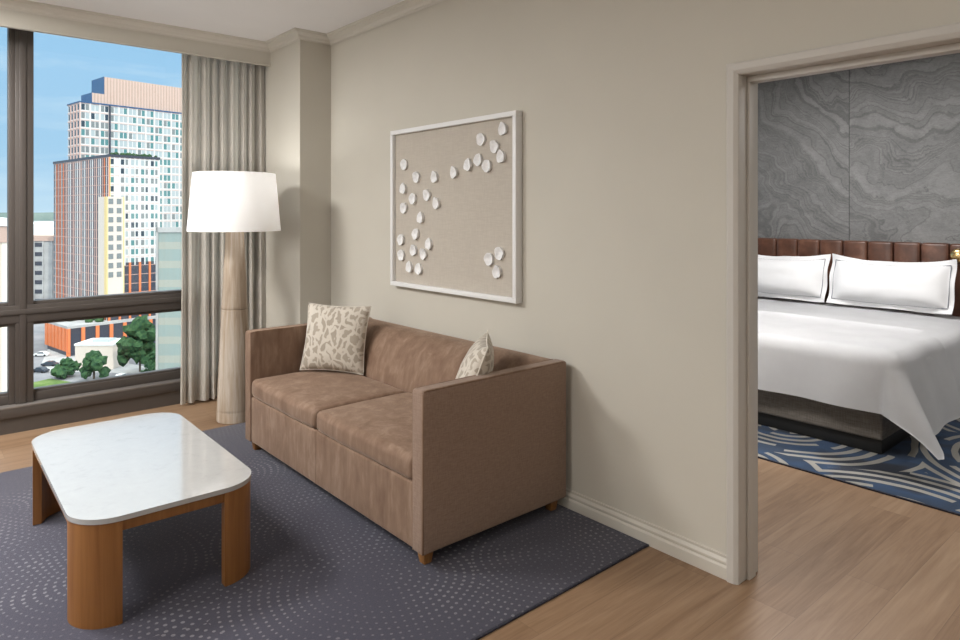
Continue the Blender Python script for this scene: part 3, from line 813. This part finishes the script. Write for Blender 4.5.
# back row pillow edges behind the shams
# brass reading light on the headboard
sc_ = thing('reading_light', 'brass reading light on the headboard beside the right bed pillow', 'lamp', (-1.585, 6.595, 1.15))
MB(Matrix.Rotation(PI / 2, 4, 'X')).lathe([(.045, 0), (.045, .012), (.02, .016)], 28).build('mount', M['brass'], sc_)
MB(Matrix.Rotation(PI / 2, 4, 'X')).lathe([(.012, .01), (.012, .06)], 16).build('stem', M['brass'], sc_)
MB(Matrix.Translation((0, -.075, 0)) @ Matrix.Rotation(PI / 2, 4, 'X')).lathe([(.02, -.03), (.05, -.022), (.062, 0), (.055, .02), (.04, .03), (.015, .034)], 28).build('head', M['brass'], sc_, 50)

# ------------------------------------------------------------------ outdoors
GZ = -44.5
# tower: local frame, a = along the sunlit face, b = along the shaded face
ad = FW * math.cos(math.radians(40)) + RT * math.sin(math.radians(40)); bdv = FW * math.cos(math.radians(50)) - RT * math.sin(math.radians(50))
org = at(109, 213, 225.); org.z = 0
TM = Matrix(((ad.x, bdv.x, 0, org.x), (ad.y, bdv.y, 0, org.y), (0, 0, 1, 0), (0, 0, 0, 1)))
tw = thing('tower_block', 'tall stepped apartment tower with white and terracotta fins outside the window', 'building', (0, 0, 0)); tw.matrix_world = TM
E_ = EYE
R1 = E_ + 18.9; R2 = E_ + 40.0; R3 = E_ + 50.7; R3b = E_ + 44.2
def tp(mb, nm, m): return mb.build(nm, m, tw, 0)
tp(MB().box(0, 16.7, 0, 52, GZ, R1), 'lower_block', M['white2'])
tp(MB().box(-.3, 17, -.3, 52.3, R1, R1 + .9), 'parapet', M['dark'])
tp(MB().box(0, 62, 25.6, 37.4, GZ, R2), 'upper_block', M['white2'])
tp(MB().box(-.3, 62.3, 25.3, 37.7, R2, R2 + .5), 'parapet', M['navy'])
tp(MB().box(8.6, 62, 26.6, 38.6, R2 + .5, R3), 'plant_room', M['crown'])
tp(MB().box(4.4, 8.6, 26.6, 37, R2 + .5, R3b), 'plant_room', M['crown'])
tp(MB().box(8.48, 8.62, 26.7, 38.5, R2 + .5, R3 + .1).box(4.28, 4.42, 26.7, 36.9, R2 + .5, R3b + .1), 'side_cladding', M['navy'])
fl = 3.08; n_named = 0; rest = MB()
WM = [M['wgrey'], M['wpale'], M['wteal'], M['wgrey'], M['wdark']]
rest_m = {id(m): i for i, m in enumerate([M['wgrey'], M['wpale'], M['wteal'], M['wdark']])}
rest_list = []
def add_window(x0, x1, y0, y1, z0, z1, m):
    global n_named
    if n_named < 100:
        MB().box(x0, x1, y0, y1, z0, z1).build('window', m, tw, 0); n_named += 1
    else: rest_list.append((x0, x1, y0, y1, z0, z1, m))
rnd = random.Random(5)
nf1 = int((R1 - GZ) / fl)
# sunlit face of lower block (b = 0): white piers, windows; lowest storeys orange and dark
bay = 16.7 / 5
for i in range(5):
    for k in range(6, nf1):
        z = R1 - (k - 5) * fl
        if z < GZ + 20: continue
        x = i * bay
        add_window(x + .45, x + 1.45, -.06, .05, z + .7, z + 2.5, rnd.choice(WM)); 
        if i > 0 and (i != 0): add_window(x + 1.75, x + 2.75, -.06, .05, z + .7, z + 2.5, rnd.choice(WM))
f1 = MB(); f2 = MB(); f3 = MB(); f4 = MB(); f5 = MB(); f6 = MB()
for i in range(11): f1.box(i * bay / 2 - .18, i * bay / 2 + .18, -.28, .05, E_ - 18, R1)
for k in range(nf1): f2.box(0, 16.7, -.12, .05, R1 - k * fl - .16, R1 - k * fl)
for i in range(6): f3.box(i * bay - .35, i * bay + .35, -.32, .05, GZ, E_ - 17)
f4.box(0, 16.7, -.08, .02, GZ, E_ - 17)
# upper face windows (b = 25.6)
for i in range(18):
    x = i * 3.3
    for k in range(1, 23):
        z = R2 - k * fl
        if z < E_ - 22: continue
        if x < 14 and z < R1 - 2: continue
        glassy = i >= 3
        add_window(x + .4, x + 1.55, 25.54, 25.65, z + .55, z + 2.7, rnd.choice([M['wteal'], M['wpale'], M['wpale'], M['wgrey']] if glassy else WM))
        add_window(x + 1.85, x + 2.95, 25.54, 25.65, z + .55, z + 2.7, rnd.choice([M['wteal'], M['wpale'], M['wpale'], M['wteal']] if glassy else WM))
for k in range(24):
    f2.box(0, 62, 25.45, 25.65, R2 - k * fl - .2, R2 - k * fl)
for i in range(19): f1.box(i * 3.3 - .16, i * 3.3 + .16, 25.3, 25.65, E_ - 22, R2)
f4.box(9.7, 10.3, 25.2, 25.6, R1, R2)
# shaded face of lower block (a = 0)
nb = 15; bw = 52 / nb
for j in range(nb):
    y = j * bw
    for k in range(1, nf1 - 2):
        z = R1 - k * fl
        add_window(-.06, .05, y + .5, y + 1.5, z + .5, z + 2.6, rnd.choice([M['wdark'], M['wdark'], M['wgrey'], M['wpale']]))
        add_window(-.06, .05, y + 1.9, y + 2.9, z + .5, z + 2.6, rnd.choice([M['wdark'], M['wdark'], M['wpale']]))
    f5.box(-.10, .02, y + .1, y + bw - .1, GZ, R1)
    tgt = [f3, f1, f1, f3][(j * 7 + 1) % 4] if j < nb - 3 else f3
    if j in (0, 1) or j > nb - 4: f3.box(-.16, .05, y - .45, y + .45, GZ, R1)
    else: (f6 if j % 2 else f1).box(-.16, .05, y - .42, y + .42, GZ, R1)
    (f6 if j % 2 else f1).box(-.14, .05, y + bw / 2 - .22, y + bw / 2 + .22, GZ, R1)
for k in range(nf1): f2.box(-.2, .05, 0, 52, R1 - k * fl - .18, R1 - k * fl)
# shaded face of upper block
for j in range(4):
    y = 25.6 + j * 2.95
    for k in range(1, 8):
        z = R2 - k * fl; add_window(-.06, .05, y + .6, y + 2.2, z + .5, z + 2.6, M['wdark'])
    f6.box(-.2, .05, y - .35, y + .35, R1, R2)
for k in range(8): f2.box(-.2, .05, 25.6, 37.4, R2 - k * fl - .18, R2 - k * fl)
tp(f1, 'white_fin', M['white2']); tp(f2, 'floor_band', M['pinkp']); tp(f3, 'terracotta_fin', M['orange']); tp(f6, 'pink_fin', M['pinkp'])
tp(f4, 'dark_cladding', M['dark']); tp(f5, 'dark_cladding', M['dark'])
# corner bay
tp(MB().box(-1.2, 4.2, -1.4, 6.0, GZ + 18, E_ + 5.5), 'corner_bay', M['cream'])
yb_ = MB()
for k in range(9):
    z = E_ + 5.5 - (k + 1) * fl
    for x in (-.7, 1.9): yb_.box(x, x + 1.5, -1.5, -1.38, z + .6, z + 2.4)
tp(yb_, 'bay_window', M['wgrey']); tp(MB().box(-1.3, -.95, -1.55, .6, GZ + 18, E_ + 5.5).box(4.0, 4.3, -1.55, 0, GZ + 18, E_ + 5.5).box(-.12, .35, -.4, .2, E_ + 5.5, R1), 'ochre_strip', M['yellow'])
rw = MB(); rw_idx = []
for b in rest_list:
    n0 = len(rw.bm.faces); rw.box(*b[:6]); rw.bm.faces.ensure_lookup_table()
    for f_ in rw.bm.faces[n0:]: f_.material_index = rest_m[id(b[6])]
o = rw.build('window', [M['wgrey'], M['wpale'], M['wteal'], M['wdark']], tw, 0); o['kind'] = 'stuff'
# podium
pt = E_ - 37.1
tp(MB().box(-13, 24, -2, 17, GZ, pt), 'podium', M['dark'])
pf = MB()
for i in range(9): pf.box(-13 + i * 4.3 - .55, -13 + i * 4.3 + .55, -2.4, -1.9, GZ, pt)
for j in range(7): pf.box(-13.4, -12.9, -2.2 + j * 3.2 - 1.0, -2.2 + j * 3.2 + 1.25, GZ + 1.5, pt)
tp(pf, 'podium_pier', M['orange'])
tp(MB().box(-13.3, 24, -2.3, 17.3, pt, pt + .8), 'podium_roof', M['conc'])
tg = MB()
for k in range(9): tg.blob((-9 + rnd.uniform(0, 8), rnd.uniform(-1, 10), pt + 1.3), rnd.uniform(.9, 1.6), 2)
o = tp(tg, 'roof_planting', M['leafc']); o['kind'] = 'stuff'
# terrace planting on the lower block
tg = MB()
for k in range(26): tg.blob((rnd.uniform(1, 16), rnd.uniform(.6, 3), R1 + 1.1), rnd.uniform(.5, 1.0), 1)
o = tp(tg, 'roof_planting', M['leafc']); o['kind'] = 'stuff'

def block(name, label, u0, u1, vtop, depth, thick, m, rot=0.):
    p0 = at(u0, 213, depth); p1 = at(u1, 213, depth); L = (p1 - p0).length; h = EYE - (vtop - 213) / F * depth - GZ
    t = thing(name, label, 'building', (p0.x, p0.y, GZ)); d = (p1 - p0).normalized()
    if rot:
        d = Matrix.Rotation(rot, 3, 'Z') @ d; q = p1 - d * L; t.location = (q.x, q.y, GZ)
    t.rotation_euler = (0, 0, math.atan2(d.y, d.x))
    MB().box(0, L, 0, thick, 0, h).build('walls', m, t, 0)
    return t, L, h
t, L, h = block('office_building', 'pale banded glass office block at the right edge of the window view', 157, 230, 229, 120, 30, M['tglass'])
MB().box(-.15, .25, -.2, .3, 0, h + .3).box(-.15, L, -.2, .3, h - .6, h + .3).build('edge_trim', M['conc'], t, 0)
t, L, h = block('apartment_building', 'cream ribbed building behind the left window pane', -80, 9.5, 226, 90, 25, M['siding'], math.radians(38))
MB().box(-.3, L + .3, -.4, 25, h, h + 1.0).build('parapet', M['roof'], t, 0); MB().box(-.1, L + .1, -.2, 25, h - 2.2, h).build('cornice', M['pinkroof'], t, 0)
t, L, h = block('parking_garage', 'grey open parking garage left of the tower', 20, 56, 241, 300, 40, M['conc'])
MB().box(-.5, L + .5, -.5, 40, h, h + 2.4).build('roof', M['pinkroof'], t, 0)
for k in range(7): MB().box(1, L - 6, -.15, .1, h - 2.6 - k * 4.2, h - .8 - k * 4.2).build('opening', M['dark'], t, 0)
mbp = MB()
for k in range(4): mbp.box(L - 14 + k * 4, L - 13.4 + k * 4, -.4, .1, 0, h)
mbp.build('column', M['conc'], t, 0)
t, L, h = block('warehouse', 'long white flat roofed warehouse far beyond the garage', -60, 90, 224, 900, 260, M['roof'])
MB().box(0, L, -.5, .1, 2, 8).build('window_band', M['wgrey'], t, 0)
t, L, h = block('kiosk', 'low cream box building in front of the tower base', 75, 113, 344, 196, 9, M['cream'])
MB().box(L * .35, L * .8, 2, 6, h, h + .8).build('roof_unit', M['wpale'], t, 0); MB().box(-.2, L + .2, -.2, 9.2, h - .5, h + .05).build('parapet', M['roof'], t, 0)

gd = MB().box(-5000, 60, -3500, 4500, -.5, 0).build('ground', M['road'], loc=(0, 0, GZ)); struct(gd, 'grey street level ground outside', 'ground')
ct = MB().grid(lambda a, b: tuple(Vector((*(FW * (700 + 3200 * b) + RT * (-1 + 2 * a) * 3600)[:2], GZ + .6 + 4 * (noise.noise(Vector((a * 60, b * 60, 0))) > .1)))), 90, 40).build('far_city', M['city'], smooth=0); struct(ct, 'distant low city along the horizon', 'city')
hl = MB().grid(lambda a, b: tuple(Vector((*(FW * (3600 + 300 * b) + RT * (-1 + 2 * a) * 4200)[:2], GZ + (50 + 14 * noise.noise(Vector((a * 14, 3, 0)))) * math.sin(PI * min(1, b * 1.01))))), 120, 8).build('hills', M['hill']); struct(hl, 'low wooded hills on the horizon', 'hills')
def gpt(u, v): 
    d = (EYE - GZ) * F / (v - 213); p = at(u, 213, d); p.z = GZ; return p
lw = MB(); pts = [gpt(20, 400), gpt(20, 386), gpt(50, 379), gpt(62, 381), gpt(80, 384), gpt(96, 386), gpt(104, 400)]
lw.prism([(p.x, p.y) for p in pts], GZ, GZ + .15); o = lw.build('lawn', M['grass'], smooth=0); tag(o, 'green lawn at the foot of the window view', 'lawn', kind='stuff')
pv = MB(); pts = [gpt(38, 372), gpt(52, 340), gpt(60, 340), gpt(120, 362), gpt(150, 368), gpt(150, 374), gpt(70, 372)]
pv.prism([(p.x, p.y) for p in pts], GZ, GZ + .1); struct(pv.build('sidewalk', M['conc'], smooth=0), 'pale sidewalk around the tower base', 'sidewalk')
def tree(label, u, v, h, w):
    p = gpt(u, v); t = thing('street_tree', label, 'tree', p, group='street trees below the window')
    MB().lathe([(.3, 0), (.22, h * .5)], 8).build('trunk', M['bark'], t)
    mb = MB(); r_ = random.Random(int(u))
    for k in range(26):
        a = r_.uniform(0, 2 * PI); q = r_.random() ** .6; zz = r_.uniform(.25, .95)
        rad = w * .5 * q * math.sin(PI * min(1, zz * .95 + .1)) ** .7
        mb.blob((rad * math.cos(a), rad * math.sin(a), zz * h), w * r_.uniform(.14, .24), 2, amp=.7, fr=1.8)
    mb.build('crown', M['leafc'], t, 0)
tree('tallest dark green tree in front of the tower base', 140, 372, 15, 9.5)
tree('lower green tree right of the tallest tree, by the glass block', 156, 385, 8.5, 6)
tree('small green tree in front of the cream box building', 94, 380, 7.2, 6.5)
tree('bushy green tree left of the cream box building', 66, 377, 4.4, 6)
def car(label, u, v, ang, m):
    p = gpt(u, v); t = thing('car', label, 'car', p, ang, 'cars in the street below')
    prof = [(-2.2, .3), (-2.2, .85), (-1.3, .95), (-.8, 1.45), (.8, 1.45), (1.35, .95), (2.2, .8), (2.2, .3)]
    MB().sweep([(x, z) for x, z in prof], (0, -.88, 0), (0, .88, 0), out=(1, 0, 0)).build('body', m, t, 20)
    MB().sweep([(-1.1, .98), (-.74, 1.38), (.74, 1.38), (1.15, .98)], (0, -.9, 0), (0, .9, 0), out=(1, 0, 0)).build('windows', M['wdark'], t, 0)
    for x in (-1.35, 1.35):
        for y in (-.88, .88): MB(Matrix.Translation((x, y, .33)) @ Matrix.Rotation(PI / 2, 4, 'X')).lathe([(.33, -.1), (.33, .1)], 14).build('wheel', M['black'], t)
car('dark car parked on the street below the left window edge', 41, 372, .6, M['car'])
car('white car on the street beside the terracotta podium', 42, 356, .9, M['carw'])
car('dark car on the street just left of the terracotta podium', 50, 366, .9, M['car'])
car('white car right of the cream box, under the tallest tree', 121, 379, 2.2, M['carw'])

# ------------------------------------------------------------------ sky and lights
w = bpy.data.worlds.new('sky'); SC.world = w; w.use_nodes = True
nt = w.node_tree; bg = nt.nodes['Background']
g = N.__new__(N); g.m = w; g.t = nt; g.b = None
tc = g.n('ShaderNodeTexCoord'); sx = g.n('ShaderNodeSeparateXYZ'); g.l(tc.outputs['Generated'], sx.inputs[0])
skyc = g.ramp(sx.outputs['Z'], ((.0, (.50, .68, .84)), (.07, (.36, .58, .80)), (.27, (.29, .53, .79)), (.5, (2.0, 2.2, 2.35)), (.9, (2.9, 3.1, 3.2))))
cl = g.noise(g.vmath('MULTIPLY', tc.outputs['Generated'], (5, 5, 26)).outputs[0], 1., 4., .55, .4)
cf = g.ramp(cl.outputs['Fac'], ((.50, (0, 0, 0)), (.72, (.55, .55, .55))))
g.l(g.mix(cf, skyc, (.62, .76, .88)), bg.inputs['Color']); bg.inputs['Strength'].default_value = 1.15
def area(name, loc, size, power, col=(1, 1, 1), rot=(0, 0, 0), shape='DISK', size_y=None, portal=False):
    l = bpy.data.lights.new(name, 'AREA'); l.shape = shape; l.size = size; l.energy = power; l.color = col
    if size_y: l.size_y = size_y
    o = bpy.data.objects.new(name, l); C.objects.link(o); o.location = loc; o.rotation_euler = rot
    if portal: l.cycles.is_portal = True
    return o
sun = bpy.data.lights.new('sun', 'SUN'); sun.energy = 2.1; sun.angle = .01; sun.color = (1, .95, .88)
so = bpy.data.objects.new('sun', sun); C.objects.link(so)
sdir = (-FW * .66 + RT * .46 + Vector((0, 0, .5))).normalized(); so.rotation_euler = sdir.to_track_quat('Z', 'Y').to_euler()
# daylight entering through the two windows
area('window_portal', (-5.62, -.05, 1.46), 4.5, 1, rot=(0, -PI / 2, 0), shape='RECTANGLE', size_y=2.6, portal=True)
bpy.data.objects['window_portal'].rotation_euler = (PI / 2, 0, -PI / 2)
bpy.data.objects['window_portal'].scale = (1, 1, 1)
# unseen soft discs under the ceiling, added as fill for the lounge
LW = (1, .985, .965)
for nm, x, y, p in (('ceiling_fill', -4.45, -.55, 112), ('ceiling_fill', -3.3, -1.3, 50), ('ceiling_fill', -1.9, -1.6, 40), ('ceiling_fill', .6, .2, 20)):
    area(nm, (x, y, CH - .01), .9, p, LW)
def spot(name, loc, target, power, size, blend, rad=.15, col=(1, .97, .94)):
    l = bpy.data.lights.new(name, 'SPOT'); l.energy = power; l.spot_size = math.radians(size); l.spot_blend = blend; l.shadow_soft_size = rad; l.color = col
    o = bpy.data.objects.new(name, l); C.objects.link(o); o.location = loc
    o.rotation_euler = (Vector(target) - Vector(loc)).to_track_quat('-Z', 'Y').to_euler(); return o
area('bedroom_ceiling_fill', (-2.3, 5.0, CH - .01), .7, 62, (1, .98, .96))  # added fill above the bed, no fitting there
area('bedroom_ceiling_fill', (.7, 5.2, CH - .01), .5, 34, (1, .98, .96))  # added fill from the right, brightens the hanging side of the duvet
spot('bed_foot_fill', (-2.3, 2.95, 1.75), (-2.1, 4.9, .50), 110, 66, .9, .2)  # added spot hidden behind the partition, brightens the foot of the bed
spot('bed_top_fill', (-2.0, 3.0, CH - .02), (-2.1, 5.0, .5), 90, 56, 1.)  # added unseen spot aimed at the bed to lift the bedding
pl = bpy.data.lights.new('lamp_bulb', 'POINT'); pl.energy = 5; pl.shadow_soft_size = .06; pl.color = (1, .97, .94)
po = bpy.data.objects.new('lamp_bulb', pl); C.objects.link(po); po.location = (-4.842, 1.816, 1.68)

vs = SC.view_settings; vs.view_transform = 'Standard'; vs.look = 'None'; vs.exposure = .12; vs.gamma = 1; vs.use_curve_mapping = False
SC.display_settings.display_device = 'sRGB'
SC.cycles.max_bounces = 8; SC.cycles.transparent_max_bounces = 12; SC.cycles.use_denoising = True
SC.cycles.sample_clamp_indirect = 6
